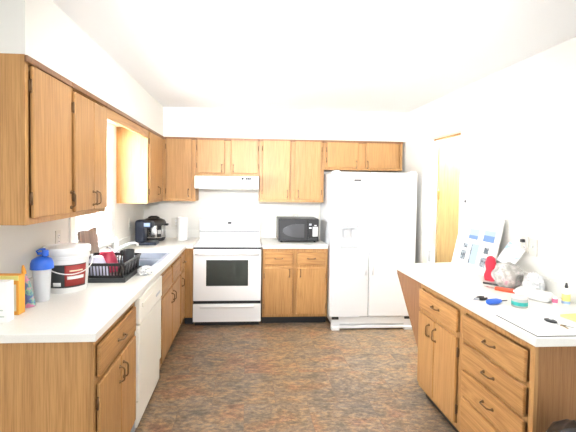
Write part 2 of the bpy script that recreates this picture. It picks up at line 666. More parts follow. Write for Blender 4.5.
# --- left base run (faces +x, local x = +Y)
cabinet('base_cabinet', 'oak base cabinet nearest the camera on the left, one drawer over two doors', (FL, 1.775), R90, 0.655, DB, 0, BT,
        doors=[(0.037, 0.338, 0.13, 0.655, 0.312, 0.565, 'l'), (0.343, 0.622, 0.13, 0.655, 0.372, 0.565, 'r')],
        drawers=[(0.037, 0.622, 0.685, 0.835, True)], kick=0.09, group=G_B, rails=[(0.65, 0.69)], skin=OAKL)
cabinet('sink_cabinet', 'oak sink base cabinet with two blank fronts beyond the dishwasher', (FL, 3.09), R90, 0.94, DB, 0, BT,
        doors=[(0.05, 0.475, 0.13, 0.65, 0.435, 0.56, 'l'), (0.483, 0.905, 0.13, 0.65, 0.523, 0.56, 'r')],
        drawers=[(0.05, 0.455, 0.68, 0.835, False), (0.50, 0.905, 0.68, 0.835, False)], kick=0.09, group=G_B,
        mullions=[(0.46, 0.495)], rails=[(0.645, 0.685)], hollow=True)
cabinet('corner_cabinet', 'narrow oak base cabinet with one drawer in the corner left of the stove', (FL, 4.035), R90, 0.322, DB, 0, BT,
        doors=[(0.02, 0.26, 0.13, 0.65, 0.06, 0.56, None)], drawers=[(0.02, 0.26, 0.68, 0.835, True)], kick=0.09, group=G_B,
        rails=[(0.645, 0.685)])
t = thing('filler_panel', 'narrow oak filler strip between corner cabinet and white stove', 'cabinet panel', (FL, FB, 0))
part('panel', MB().box(0.001, 0.094, 0, 0.6, 0.09, BT), OAKP, t)
part('toe_kick', MB().box(0.001, 0.094, 0.06, 0.075, 0, 0.09), KICK, t, 'black toe kick')
# --- back base unit under the microwave
cabinet('base_cabinet', 'oak base cabinet with two drawers under the black microwave', (0.192, FB), 0, 0.748, DB, 0, BT,
        doors=[(0.025, 0.342, 0.125, 0.655, 0.305, 0.595, 'l'), (0.393, 0.722, 0.125, 0.655, 0.432, 0.595, 'r')],
        drawers=[(0.025, 0.342, 0.69, 0.835, True), (0.393, 0.722, 0.69, 0.835, True)], kick=0.09, group=G_B,
        mullions=[(0.348, 0.387)], rails=[(0.65, 0.695)])
# --- right peninsula (faces -x, local x = -Y)
cabinet('base_cabinet', 'oak base cabinet on the right with one drawer over two doors', (FR, 2.805), -R90, 0.568, DB, 0, BT,
        doors=[(0.012, 0.252, 0.125, 0.66, 0.185, 0.575, None), (0.258, 0.532, 0.125, 0.66, 0.278, 0.575, 'r')],
        drawers=[(0.012, 0.532, 0.69, 0.83, True)], kick=0.09, group=G_B, rails=[(0.655, 0.695)])
dr = cabinet('drawer_cabinet', 'oak cabinet with a stack of four drawers at the near right', (FR, 2.236), -R90, 0.588, DB, 0, BT,
             drawers=[(0.03, 0.548, 0.68, 0.83, True), (0.03, 0.548, 0.515, 0.66, True), (0.03, 0.548, 0.35, 0.495, True),
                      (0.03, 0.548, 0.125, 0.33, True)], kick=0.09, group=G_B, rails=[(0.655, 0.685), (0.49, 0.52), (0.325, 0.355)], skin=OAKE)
# triangular support of the overhanging worktop
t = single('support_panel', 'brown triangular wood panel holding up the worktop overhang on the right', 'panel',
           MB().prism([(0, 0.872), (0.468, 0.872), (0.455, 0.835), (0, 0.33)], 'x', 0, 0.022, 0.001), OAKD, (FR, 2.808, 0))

# --- left wall cabinets (faces +x)
UH = SOFZ - UB
DU = 0.303
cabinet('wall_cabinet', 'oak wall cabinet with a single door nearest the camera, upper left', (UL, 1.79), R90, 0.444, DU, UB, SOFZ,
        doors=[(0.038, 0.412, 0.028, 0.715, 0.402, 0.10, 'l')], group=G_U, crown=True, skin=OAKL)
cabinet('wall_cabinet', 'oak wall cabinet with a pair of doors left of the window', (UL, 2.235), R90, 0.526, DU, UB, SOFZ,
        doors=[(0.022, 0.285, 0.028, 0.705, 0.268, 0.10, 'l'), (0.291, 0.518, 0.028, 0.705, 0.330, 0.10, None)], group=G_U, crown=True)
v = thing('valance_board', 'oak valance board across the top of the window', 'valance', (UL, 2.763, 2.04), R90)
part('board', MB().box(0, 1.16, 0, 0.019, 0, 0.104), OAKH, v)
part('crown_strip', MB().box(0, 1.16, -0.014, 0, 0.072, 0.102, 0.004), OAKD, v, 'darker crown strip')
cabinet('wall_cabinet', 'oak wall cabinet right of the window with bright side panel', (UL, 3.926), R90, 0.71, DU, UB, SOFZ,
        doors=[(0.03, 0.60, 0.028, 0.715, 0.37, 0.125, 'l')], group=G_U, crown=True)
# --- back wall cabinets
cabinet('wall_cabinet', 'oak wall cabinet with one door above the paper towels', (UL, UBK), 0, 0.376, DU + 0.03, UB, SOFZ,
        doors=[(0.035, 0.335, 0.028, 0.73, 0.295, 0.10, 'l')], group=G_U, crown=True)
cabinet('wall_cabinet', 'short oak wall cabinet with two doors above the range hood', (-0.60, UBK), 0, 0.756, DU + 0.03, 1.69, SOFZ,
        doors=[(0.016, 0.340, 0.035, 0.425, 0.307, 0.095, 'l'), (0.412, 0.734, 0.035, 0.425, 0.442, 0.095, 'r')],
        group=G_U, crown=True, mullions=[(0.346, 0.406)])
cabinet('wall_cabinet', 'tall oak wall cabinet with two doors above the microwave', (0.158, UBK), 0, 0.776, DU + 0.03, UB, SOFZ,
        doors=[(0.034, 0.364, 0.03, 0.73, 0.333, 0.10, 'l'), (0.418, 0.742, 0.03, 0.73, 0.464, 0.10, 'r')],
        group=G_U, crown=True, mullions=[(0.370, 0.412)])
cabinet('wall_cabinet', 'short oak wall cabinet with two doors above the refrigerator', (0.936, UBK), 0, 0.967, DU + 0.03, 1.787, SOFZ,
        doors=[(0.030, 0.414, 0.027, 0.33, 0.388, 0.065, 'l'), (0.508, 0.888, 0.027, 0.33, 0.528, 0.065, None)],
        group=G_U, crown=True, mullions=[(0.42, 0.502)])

# ---------------------------------------------------------------- worktops
SX0, SX1, SY0, SY1 = -1.175, -0.745, 3.115, 3.815     # sink cut-out
ct = thing('countertop', 'long white laminate countertop running along the left wall under the window', 'countertop', (WL, 1.753, BT))


def cbox(mb, x0, x1, y0, y1, z0, z1, bev=0.0, o=(WL, 1.753, BT)):
    mb.box(x0 - o[0], x1 - o[0], y0 - o[1], y1 - o[1], z0 - o[2], z1 - o[2], bev)


c = MB()
XE = -0.6625
cbox(c, WL, XE, 1.753, SY0, BT, CT, 0.004)
cbox(c, WL, SX0, SY0, SY1, BT + 0.0005, CT)
cbox(c, SX1, XE, SY0, SY1, BT, CT, 0.004)
cbox(c, WL, XE, SY1, WB, BT, CT, 0.004)
cbox(c, XE - 0.006, -0.586, 4.3394, WB, BT, CT, 0.004)
part('worktop', c, LAM, ct)
c = MB()
cbox(c, WL, WL + 0.018, 1.80, WB, CT, CT + 0.10, 0.003)
cbox(c, WL + 0.018, -0.586, WB - 0.018, WB, CT, CT + 0.10, 0.003)
bsp = link('backsplash', c, LAM)
bsp.location = (WL, 1.753, BT)
tag(bsp, 'low white laminate backsplash along the left and back walls', 'backsplash')
ct2 = thing('countertop', 'short white laminate countertop under the black microwave', 'countertop', (0.187, 4.3394, BT))
part('worktop', MB().box(0, 0.753, 0, WB - 4.3394, 0, 0.04, 0.004), LAM, ct2)
single('backsplash', 'short white backsplash behind the microwave', 'backsplash', MB().box(0, 0.753, -0.018, 0, 0, 0.10, 0.003), LAM, (0.187, WB, CT))
ct3 = thing('countertop', 'white laminate countertop on the right, holding the photo board and clutter', 'countertop', (1.2967, 1.6224, BT))
part('worktop', MB().prism([(0, 0), (WR - 1.2967, 0), (WR - 1.2967, 1.74), (0, 1.66)], 'z', 0, 0.04, 0.004), LAM, ct3)
single('backsplash', 'low white backsplash along the right wall behind the clutter', 'backsplash', MB().box(-0.018, 0, 0, 1.71, 0, 0.095, 0.003), LAM, (WR, 1.632, CT))

# ---------------------------------------------------------------- dishwasher
dw = thing('dishwasher', 'almond white dishwasher built in under the left countertop', 'dishwasher', (FL, 2.438, 0), R90)
part('tub', MB().box(0.004, 0.640, 0.005, 0.57, 0.02, 0.868), GREYPL, dw, 'grey tub showing in the gaps')
part('door', MB().box(0.008, 0.636, -0.024, 0.004, 0.217, 0.696, 0.006, 3), ALMOND, dw)
cp = part('control_panel', MB().box(0.006, 0.638, -0.030, 0.004, 0.707, 0.868, 0.006, 3), ALMOND, dw)
k = MB()
k.box(0.05, 0.40, -0.038, -0.030, 0.80, 0.828, 0.003)
part('latch_handle', k, ALMOND, cp)
k = MB()
for i in range(4):
    k.box(0.43 + i * 0.035, 0.455 + i * 0.035, -0.034, -0.030, 0.755, 0.775, 0.0015)
part('button_row', k, LGREY, cp, 'light grey buttons')
part('lower_panel', MB().box(0.006, 0.638, -0.012, 0.004, 0.045, 0.205, 0.005, 2), ALMOND, dw)

# ---------------------------------------------------------------- stove
st = thing('stove', 'white freestanding electric stove between the base cabinets', 'stove', (-0.5815, 4.317, 0))
SW = 0.76
part('body', MB().box(0.004, SW - 0.004, 0.03, 0.625, 0.045, 0.893), ENAMEL, st)
k = MB()
k.box(0, SW, 0, 0.56, 0.893, 0.909, 0.005, 3)
top = part('cooktop', k, ENAMEL, st)
part('glass_top', MB().box(0.03, SW - 0.03, 0.04, 0.53, 0.909, 0.912, 0.001), BURNER, top, 'pale glass cooking surface')
k = MB()
for (x, y, r) in ((0.20, 0.16, 0.105), (0.56, 0.16, 0.08), (0.20, 0.41, 0.08), (0.56, 0.41, 0.105)):
    k.lathe([(r - 0.003, 0.9122), (r - 0.003, 0.9126), (r, 0.9126), (r, 0.9122)], (x, y, 0), 40)
part('burner_ring', k, LGREY, top, 'grey burner rings')
k = MB()
k.box(0.002, SW - 0.002, 0, 0.03, 0.29, 0.868, 0.008, 3)
od = part('oven_door', k, ENAMEL, st)
part('window', MB().box(0.145, 0.612, -0.003, 0.001, 0.46, 0.752, 0.002), DGLASS, od, 'dark glass oven window')
k = MB()
k.tube([(0.03, -0.035, 0.826), (0.10, -0.042, 0.828), (SW / 2, -0.044, 0.83), (SW - 0.10, -0.042, 0.828), (SW - 0.03, -0.035, 0.826)], 0.013, 12)
k.box(0.03, 0.06, -0.035, 0.004, 0.813, 0.839, 0.004).box(SW - 0.06, SW - 0.03, -0.035, 0.004, 0.813, 0.839, 0.004)
part('handle', k, ENAMEL, od)
part('gap_strip', MB().box(0.006, SW - 0.006, 0.012, 0.03, 0.868, 0.893), INK, st, 'dark vent gap')
k = MB()
k.prism([(0.0, 0.0), (0.0, 0.195), (0.002, 0.2), (0.03, 0.2), (0.03, 0.0)], 'x', 0.002, SW - 0.002, 0.0,
        mat=Matrix.Translation((0, 0, 0.055)))
sd = part('drawer', k, ENAMEL, st)
k = MB()
k.prism([(-0.018, 0.168), (-0.018, 0.174), (0.0, 0.186), (0.0, 0.152)], 'x', 0.08, SW - 0.08, 0.001, mat=Matrix.Translation((0, 0, 0.055)))
part('pull', k, ENAMEL, sd)
part('gap_strip', MB().box(0.006, SW - 0.006, 0.015, 0.03, 0.256, 0.289), BLACK, st, 'dark gap above drawer')
part('base_strip', MB().box(0.02, SW - 0.02, 0.05, 0.6, 0, 0.054), BLACK, st, 'black base')
# backguard with controls
bgd = part('backguard', MB().prism([(0.572, 0.909), (0.555, 1.01), (0.545, 1.015), (0.535, 1.155), (0.55, 1.165), (0.625, 1.165), (0.625, 0.893), (0.572, 0.893)],
                                   'x', 0.005, SW - 0.005, 0.0015), ENAMEL, st)
part('seam', MB().box(0.008, SW - 0.008, 0.545, 0.556, 1.006, 1.013), INK, bgd, 'dark seam line')
for x in (0.075, 0.165, 0.60, 0.685):
    k = MB()
    k.lathe([(0, 0), (0.024, 0), (0.021, 0.018), (0, 0.02)], n=20, mat=Matrix.Translation((x, 0.5415, 1.085)) @ Matrix.Rotation(PI / 2 - 0.07, 4, 'X'))
    k.box(x - 0.004, x + 0.004, 0.512, 0.523, 1.066, 1.104, 0.002)
    part('knob', k, ENAMEL, bgd)
part('clock_display', MB().box(0.355, 0.402, 0.533, 0.545, 1.102, 1.128, 0.001), CHAR, bgd, 'small dark clock display')
k = MB()
for i in range(5):
    k.box(0.335 + i * 0.022, 0.348 + i * 0.022, 0.537, 0.548, 1.05, 1.058, 0.001)
part('button_row', k, LGREY, bgd, 'light grey buttons')

# ---------------------------------------------------------------- range hood
hd = thing('range_hood', 'white range hood under the short cabinet above the stove', 'range hood', (-0.590, 4.47, 1.542))
k = MB()
k.prism([(0.012, 0.0), (0.0, 0.02), (0.0, 0.145), (0.50, 0.145), (0.50, 0.0)], 'x', 0, 0.732, 0.003)
hb = part('shell', k, ENAMEL, hd)
k = MB()
k.box(0.525, 0.652, -0.004, 0.001, 0.102, 0.136, 0.001)
part('switch_plate', k, LGREY, hd, 'light grey control strip')
for x in (0.545, 0.588, 0.610, 0.632):
    part('switch', MB().box(x - (0.014 if x < 0.55 else 0.009), x + (0.014 if x < 0.55 else 0.009), -0.009, -0.004, 0.106, 0.132, 0.001), INK, hd, 'black switch')
part('filter', MB().box(0.06, 0.67, 0.05, 0.45, -0.004, 0.0, 0.001), STEEL, hd, 'metal grease filter')

# ---------------------------------------------------------------- refrigerator
fr = thing('refrigerator', 'white side-by-side refrigerator with ice and water dispenser', 'refrigerator', (0.925, 4.155, 0))
FW = 0.958
part('body', MB().box(0.035, FW - 0.02, 0.075, 0.80, 0.05, 1.735, 0.006), ENAMEL2, fr)
XS = 0.432
ZD0, ZD1 = 0.150, 1.745
# freezer door with a recess for the dispenser
DX0, DX1, DZ0, DZ1 = 0.115, 0.320, 0.90, 1.165
k = MB()
k.box(0.0, DX0, 0, 0.07, ZD0, ZD1, 0.012, 3).box(DX1, XS - 0.005, 0, 0.07, ZD0, ZD1, 0.012, 3)
k.box(DX0 - 0.013, DX1 + 0.013, 0, 0.07, ZD0, DZ0, 0.0).box(DX0 - 0.013, DX1 + 0.013, 0, 0.07, DZ1, ZD1, 0.0)
k.box(DX0 - 0.013, DX1 + 0.013, 0.06, 0.0695, DZ0, DZ1)
fd = part('freezer_door', k, ENAMEL2, fr)
k = MB()
k.box(DX0 - 0.006, DX1 + 0.006, -0.005, 0.004, DZ1 - 0.032, DZ1 + 0.004, 0.002)
dp = part('dispenser', k, ENAMEL2, fd)
k = MB()
k.box(DX0 + 0.004, DX1 - 0.004, 0.056, 0.060, DZ0 + 0.01, DZ1 - 0.03)
part('recess_back', k, LGREY, dp, 'light grey recess back')
k = MB()
for x in (0.165, 0.255):
    part('lever', MB().box(x - 0.018, x + 0.022, 0.028, 0.05, DZ1 - 0.14, DZ1 - 0.05, 0.006), LGREY, dp, 'grey dispenser lever')
k = MB()
for i in range(5):
    k.box(0.128 + i * 0.038, 0.152 + i * 0.038, -0.007, -0.005, DZ1 - 0.022, DZ1 - 0.006)
part('button_row', k, GREYPL, dp, 'grey dispenser buttons')
part('drip_tray', MB().box(DX0 + 0.006, DX1 - 0.006, 0.004, 0.056, DZ0 + 0.001, DZ0 + 0.012, 0.002), LGREY, dp, 'light grey drip tray')
k = MB()
k.box(XS + 0.005, FW, 0, 0.07, ZD0, ZD1, 0.012, 3)
rd = part('fresh_food_door', k, ENAMEL2, fr)


def fridge_handle(parent, x, s):
    h = MB()
    pts = []
    for i in range(17):
        t = -1 + i / 8
        pts.append((x, -0.012 - 0.038 * (1 - t ** 4) + 0.006, 1.06 + 0.44 * t))
    h.tube(pts, [0.010 + 0.006 * (1 - abs(-1 + i / 8) ** 2) for i in range(17)], 10)
    h.box(x - 0.014, x + 0.014, -0.014, 0.002, 0.61, 0.645, 0.004).box(x - 0.014, x + 0.014, -0.014, 0.002, 1.475, 1.51, 0.004)
    part('handle', h, ENAMEL2, parent)


part('gasket', MB().box(XS - 0.0045, XS + 0.0045, 0.02, 0.074, ZD0 + 0.01, ZD1 - 0.004), GREYPL, fr, 'grey gap between the doors')
fridge_handle(fd, XS - 0.035, -1)
fridge_handle(rd, XS + 0.042, 1)
k = MB()
k.box(0.03, FW - 0.02, 0.025, 0.075, 0.045, 0.142, 0.004)
gr = part('base_grille', k, ENAMEL2, fr)
k = MB()
for z in (0.052, 0.062):
    k.box(0.12, FW - 0.11, 0.022, 0.026, z, z + 0.004)
part('grille_slot', k, GREYPL, gr, 'grey grille slots')
for x in (0.03, FW - 0.105):
    part('hinge_bracket', MB().box(x, x + 0.075, 0.01, 0.03, 0.118, 0.144, 0.003), INK, fr, 'dark hinge bracket')
k = MB()
k.prism([(0.0, 0.0), (0.0, 0.035), (0.03, 0.045), (0.07, 0.045), (0.07, 0.0)], 'x', 0.028, 0.115, 0.003)
k.prism([(0.0, 0.0), (0.0, 0.035), (0.03, 0.045), (0.07, 0.045), (0.07, 0.0)], 'x', FW - 0.11, FW - 0.022, 0.003)
k.box(0.10, FW - 0.10, 0.01, 0.06, 0.018, 0.046, 0.004)
part('foot_cover', k, ENAMEL2, fr)
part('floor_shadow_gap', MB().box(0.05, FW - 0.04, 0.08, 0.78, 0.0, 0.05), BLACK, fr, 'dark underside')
k = MB()
k.box(0.02, 0.09, 0.015, 0.09, ZD1 - 0.002, ZD1 + 0.016, 0.004).box(FW - 0.08, FW - 0.01, 0.015, 0.09, ZD1 - 0.002, ZD1 + 0.016, 0.004)
part('top_hinge_cap', k, ENAMEL2, fr)
part('badge', MB().box(0.845, 0.868, -0.002, 0.001, 1.667, 1.684, 0.0005), GREYPL, rd, 'small grey badge')
# papers stuck on the doors
t = thing('notice_sheet', 'white notice with dark heading stuck on the left refrigerator door', 'paper', (1.145, 4.1535, 1.58))
part('sheet', MB().box(0, 0.125, -0.0005, 0.0005, 0, 0.105), PAPER, t)
k = MB()
k.box(0.026, 0.104, -0.0012, -0.0006, 0.068, 0.086)
part('heading', k, INK, t, 'dark heading line')
k = MB()
k.box(0.003, 0.122, -0.0012, -0.0006, 0.020, 0.028)
part('text_line', k, PAPERG, t, 'grey text lines')
t = single('paper_sheet', 'blank white paper stuck high on the right refrigerator door', 'paper',
           MB().box(0, 0.145, -0.0005, 0.0005, 0, 0.19), PAPER, (1.705, 4.1535, 1.515))

# ---------------------------------------------------------------- microwave
mw = thing('microwave', 'black microwave on the short counter beside the refrigerator', 'microwave', (0.385, 4.545, CT))
MW, MH, MD = 0.482, 0.268, 0.36
part('case', MB().box(0, MW, 0.02, MD, 0.015, MH + 0.015, 0.006), BLACK, mw)
k = MB()
for x in (0.04, MW - 0.04):
    for y in (0.06, MD - 0.05):
        k = MB().cyl((x, y, 0), 0.014, 0.016, 14)
        part('foot', k, BLACK, mw)
k = MB()
k.box(0.002, 0.352, -0.006, 0.020, 0.02, MH + 0.01, 0.006, 3)
md = part('door', k, BLACK, mw)


def dshape(x0, x1, z0, z1):
    # window with a rounded, pointed left end
    p = [(x1, z0), (x1, z1)]
    n = 18
    zc, a = (z0 + z1) / 2, (z1 - z0) / 2
    for i in range(n + 1):
        th = PI / 2 + PI * i / n
        p.append((x0 + (x1 - x0) * 0.78 * (1 + math.cos(th)), zc + a * math.sin(th)))
    return p


part('window', MB().prism(dshape(0.048, 0.305, 0.062, 0.222), 'y', -0.009, -0.004), mat('grey_mesh_window', (0.06, 0.062, 0.066), 0.35), md, 'grey rounded window')
k = MB()
k.box(0.356, MW - 0.002, -0.006, 0.020, 0.02, MH + 0.01, 0.006, 3)
cp = part('control_panel', k, BLACK, mw)
part('display', MB().box(0.362, 0.392, -0.008, -0.005, 0.205, 0.228, 0.001), GREYPL, cp, 'grey display')
part('label_plate', MB().box(0.362, 0.392, -0.008, -0.005, 0.168, 0.184, 0.001), PAPER, cp, 'white label plate')
part('door_button', MB().box(0.366, 0.46, -0.010, -0.005, 0.032, 0.055, 0.002), CHAR, cp)
kp = part('keypad', MB().box(0.405, 0.468, -0.008, -0.005, 0.075, 0.19, 0.001), SILV, cp, 'silver keypad')
part('key_label', MB().box(0.425, 0.452, -0.008, -0.005, 0.198, 0.212, 0.001), SILV, cp, 'silver label')

# ---------------------------------------------------------------- sink and faucet
sk = thing('sink', 'stainless double-basin sink set in the left countertop', 'sink', (SX0 - 0.015, SY0 - 0.015, CT))
LX, LY = SX1 - SX0 + 0.03, SY1 - SY0 + 0.03
k = MB()
rim = 0.03
mid0, mid1 = LY / 2 - 0.018, LY / 2 + 0.018
for (x0, x1, y0, y1) in ((0, LX, 0, rim), (0, LX, LY - rim, LY), (0, 0.075, rim, LY - rim), (LX - rim, LX, rim, LY - rim), (0.075, LX - rim, mid0, mid1)):
    k.box(x0, x1, y0, y1, 0.0, 0.004)
part('rim', k, SINKST, sk)


def basin(x0, x1, y0, y1, dep):
    b = MB()
    bm = bmesh.new()
    top = [(x0, y0), (x1, y0), (x1, y1), (x0, y1)]
    ins = 0.02
    bot = [(x0 + ins, y0 + ins), (x1 - ins, y0 + ins), (x1 - ins, y1 - ins), (x0 + ins, y1 - ins)]
    A = [bm.verts.new((p[0], p[1], 0.003)) for p in top]
    B = [bm.verts.new((p[0], p[1], -dep)) for p in bot]
    for i in range(4):
        bm.faces.new((A[i], B[i], B[(i + 1) % 4], A[(i + 1) % 4]))
    bm.faces.new(B)
    bmesh.ops.solidify(bm, geom=list(bm.faces), thickness=0.0015)
    b._add(bm)
    b.lathe([(0, -dep + 0.004), (0.035, -dep + 0.004), (0.04, -dep + 0.001)], ((x0 + x1) / 2, (y0 + y1) / 2, 0), 20)
    return b


part('basin', basin(0.075, LX - rim, rim, mid0, 0.15), SINKST, sk)
part('basin', basin(0.075, LX - rim, mid1, LY - rim, 0.15), SINKST, sk)
fc = thing('faucet', 'chrome faucet with swung spout behind the sink', 'faucet', (-1.152, 3.42, CT + 0.004))
k = MB()
k.box(-0.025, 0.025, -0.10, 0.10, 0, 0.02, 0.008, 3)
k.lathe([(0.026, 0.02), (0.024, 0.06), (0.02, 0.075), (0, 0.078)], n=20)
part('base', k, CHROME, fc)
k = MB()
k.tube([(0, 0, 0.05), (0.03, 0.012, 0.08), (0.07, 0.03, 0.112), (0.13, 0.055, 0.138), (0.17, 0.075, 0.142), (0.19, 0.085, 0.132), (0.194, 0.088, 0.112)], 0.011, 12)
part('spout', k, WPLAST, fc, 'pale spout')
k = MB()
k.tube([(0, 0, 0.07), (-0.005, -0.01, 0.10), (-0.01, -0.05, 0.125), (-0.01, -0.09, 0.13)], [0.014, 0.012, 0.009, 0.008], 10)
part('lever', k, CHROME, fc)

# ---------------------------------------------------------------- left counter clutter
bx = thing('carton', 'white carton at the far left end of the counter', 'box', (-1.236, 1.905, CT), 0.0)
part('box', MB().box(0, 0.112, 0, 0.05, 0, 0.195, 0.002), PAPER, bx)
k = MB()
for i, (a, b, z) in enumerate(((0.015, 0.075, 0.075), (0.02, 0.09, 0.055), (0.01, 0.06, 0.04), (0.05, 0.095, 0.025))):
    k.box(a, b, -0.0008, 0.0005, z, z + 0.007)
part('print', k, mat('pale_grey_green_print', (0.55, 0.60, 0.55), 0.7), bx, 'faint grey print')
bx = thing('carton', 'orange and cream carton behind the white carton at far left', 'box', (-1.262, 2.012, CT), 0.0)
part('box', MB().box(0, 0.128, 0, 0.055, 0, 0.20, 0.002), ORANGE, bx)
k = MB()
k.box(0.02, 0.115, -0.0008, 0.0005, 0.02, 0.155)
part('label_panel', k, CREAM, bx, 'cream front panel')
k = MB()
k.box(0.0, 0.128, -0.0008, 0.0005, 0.175, 0.2)
part('top_band', k, YEL, bx, 'yellow top band')

sq = thing('squeeze_tube', 'slim multicoloured tube with orange tip beside the shaker bottle', 'tube', (-1.162, 2.150, CT))
LEAN = Matrix.Rotation(-0.12, 4, 'Y')
k = MB()
k.lathe([(0, 0), (0.036, 0.0), (0.037, 0.01), (0.033, 0.06), (0.026, 0.12), (0.014, 0.17), (0.010, 0.18), (0, 0.18)], n=24, sy=0.7, mat=LEAN)
part('tube_body', k, TUBEP, sq)
k = MB()
k.lathe([(0.011, 0.178), (0.012, 0.19), (0.005, 0.225), (0, 0.228)], n=16, mat=LEAN)
part('tip', k, ORANGE, sq, 'orange pointed tip')

sh = thing('shaker_bottle', 'frosted shaker bottle with a bright blue lid in front of the bucket', 'bottle', (-1.148, 2.262, CT))
part('cup', MB().lathe([(0, 0), (0.036, 0), (0.039, 0.006), (0.048, 0.20), (0.046, 0.20), (0.037, 0.010), (0, 0.010)], n=32), FROST, sh)
k = MB()
k.lathe([(0.047, 0.182), (0.060, 0.184), (0.058, 0.215), (0.050, 0.236), (0.022, 0.252), (0, 0.254)], n=32)
k.lathe([(0.018, 0.255), (0.017, 0.288), (0, 0.290)], (0.018, 0.0, 0), 20)
k.box(-0.02, 0.022, -0.010, 0.010, 0.262, 0.276, 0.004)
ld = part('lid', k, BLUE, sh, 'bright blue lid')
k = MB()
k.tube([(-0.018, 0, 0.262), (-0.03, 0, 0.282), (-0.01, 0, 0.292), (0.018, 0, 0.294)], 0.005, 8)
part('carry_loop', k, BLUE, ld)

bk = thing('bucket', 'white plastic bucket with lid and dark red label on the left counter', 'bucket', (-1.122, 2.51, CT))
part('pail', MB().lathe([(0, 0), (0.112, 0), (0.116, 0.006), (0.127, 0.205), (0.131, 0.207), (0.131, 0.222), (0.128, 0.224), (0.129, 0.262), (0, 0.262)], n=48), WPLAST, bk)
k = MB()
k.lathe([(0.128, 0.236), (0.137, 0.238), (0.138, 0.262), (0.134, 0.274), (0.122, 0.276), (0.118, 0.268), (0, 0.268)], n=48)
part('lid', k, WPLAST, bk)


def wrap(r0, r1, z0, z1, a0, a1, n=24, tk=0.0012):
    b = MB()
    bm = bmesh.new()
    P = []
    for i in range(n + 1):
        a = a0 + (a1 - a0) * i / n
        P.append([bm.verts.new((r * math.cos(a), r * math.sin(a), z)) for r, z in ((r0, z0), (r1, z1), (r1 + tk, z1), (r0 + tk, z0))])
    for A, B in zip(P, P[1:]):
        for j in range(4):
            bm.faces.new((A[j], B[j], B[(j + 1) % 4], A[(j + 1) % 4]))
    bm.faces.new(P[0])
    bm.faces.new(P[-1])
    bmesh.ops.recalc_face_normals(bm, faces=bm.faces)
    for f in bm.faces:
        f.smooth = True
    b._add(bm)
    return b


ra = math.radians
lb = part('label', wrap(0.1185, 0.1262, 0.035, 0.175, ra(-118), ra(-10)), CHAR, bk, 'black and dark red label')
part('red_panel', wrap(0.1204, 0.1277, 0.045, 0.170, ra(-72), ra(-12), 16), REDLAB, lb, 'dark red panel')
k = wrap(0.1240, 0.1252, 0.085, 0.105, ra(-66), ra(-20), 12)
part('title_strip', k, PAPER, lb, 'white lettering strip')
part('title_strip', wrap(0.1262, 0.1266, 0.132, 0.140, ra(-60), ra(-24), 10), CREAM, lb, 'pale lettering strip')
part('barcode', wrap(0.1196, 0.1208, 0.045, 0.068, ra(-104), ra(-82), 6), PAPER, lb, 'white barcode patch')
k = MB()
pts = []
for i in range(21):
    a = PI * i / 20
    pts.append((-0.141 * math.cos(a) * math.cos(0.75), 0, 0) if False else Vector((0.142 * math.cos(a), -0.02 - 0.125 * math.sin(a), 0.205 - 0.085 * math.sin(a))))
k.tube(pts, 0.0035, 8, mat=Matrix.Rotation(ra(35), 4, 'Z'))
for s in (-1, 1):
    k.tube([(0.128 * s, -0.02, 0.205), (0.147 * s, -0.02, 0.205)], 0.007, 8, mat=Matrix.Rotation(ra(35), 4, 'Z'))
part('bail_handle', k, WPLAST, bk)

# cutting board leaning on the window casing
k = MB()
k.prism([(0, 0), (0.33, 0), (0.33, 0.30), (0.315, 0.315), (0.21, 0.315), (0.20, 0.308), (0.13, 0.308), (0.12, 0.315), (0.015, 0.315), (0, 0.30)], 'x', 0, 0.018, 0.002)
cb = single('cutting_board', 'dark weathered wooden cutting board leaning at the window behind the bucket', 'cutting board', k, BOARDW, (-1.200, 2.91, CT), rot=(0, -0.10, 0))

# dish rack
RX0, RY0, RWX, RWY = -1.165, 2.672, 0.34, 0.40
rk = thing('dish_rack', 'black plastic dish rack with slotted sides on the left counter', 'dish rack', (RX0, RY0, CT))
k = MB()
k.box(-0.012, RWX + 0.014, -0.012, RWY + 0.012, 0, 0.006, 0.002)
for (x0, x1, y0, y1) in ((-0.012, RWX + 0.014, -0.012, -0.004), (-0.012, RWX + 0.014, RWY + 0.004, RWY + 0.012), (-0.012, -0.004, -0.004, RWY + 0.004), (RWX + 0.006, RWX + 0.014, -0.004, RWY + 0.004)):
    k.box(x0, x1, y0, y1, 0.005, 0.030, 0.002)
part('drip_tray', k, CHAR, rk)
k = MB()
H0, H1, FLR = 0.022, 0.132, 0.012
# flared walls built from uprights between two rails
for (z0, z1, g) in ((0.016, 0.045, 0.004), (0.112, 0.132, -0.010)):
    x0, x1, y0, y1 = g, RWX - g, g, RWY - g
    tk = 0.006
    k.box(x0, x1, y0, y0 + tk, z0, z1, 0.0015).box(x0, x1, y1 - tk, y1, z0, z1, 0.0015)
    k.box(x0, x0 + tk, y0 + tk, y1 - tk, z0, z1, 0.0015).box(x1 - tk, x1, y0 + tk, y1 - tk, z0, z1, 0.0015)
nx, ny = 15, 15
for i in range(nx + 1):
    x = 0.012 + (RWX - 0.024) * i / nx
    w_ = 0.014 if i in (0, nx) else 0.0062
    for s in (0, 1):
        yb, yt = (0.007, -0.007) if s == 0 else (RWY - 0.007, RWY + 0.007)
        k.tube([(x, yb, 0.04), (x, yt, 0.118)], w_ * 0.62, 6)
for i in range(1, ny):
    y = 0.012 + (RWY - 0.024) * i / ny
    for s in (0, 1):
        xb, xt = (0.007, -0.007) if s == 0 else (RWX - 0.007, RWX + 0.007)
        k.tube([(xb, y, 0.04), (xt, y, 0.118)], 0.0075 if i % 3 else 0.0125, 6)
k.box(0.008, RWX - 0.008, 0.008, RWY - 0.008, 0.016, 0.020)
part('basket', k, BLACK, rk)
# dishes in the rack
fl = CT + 0.0205


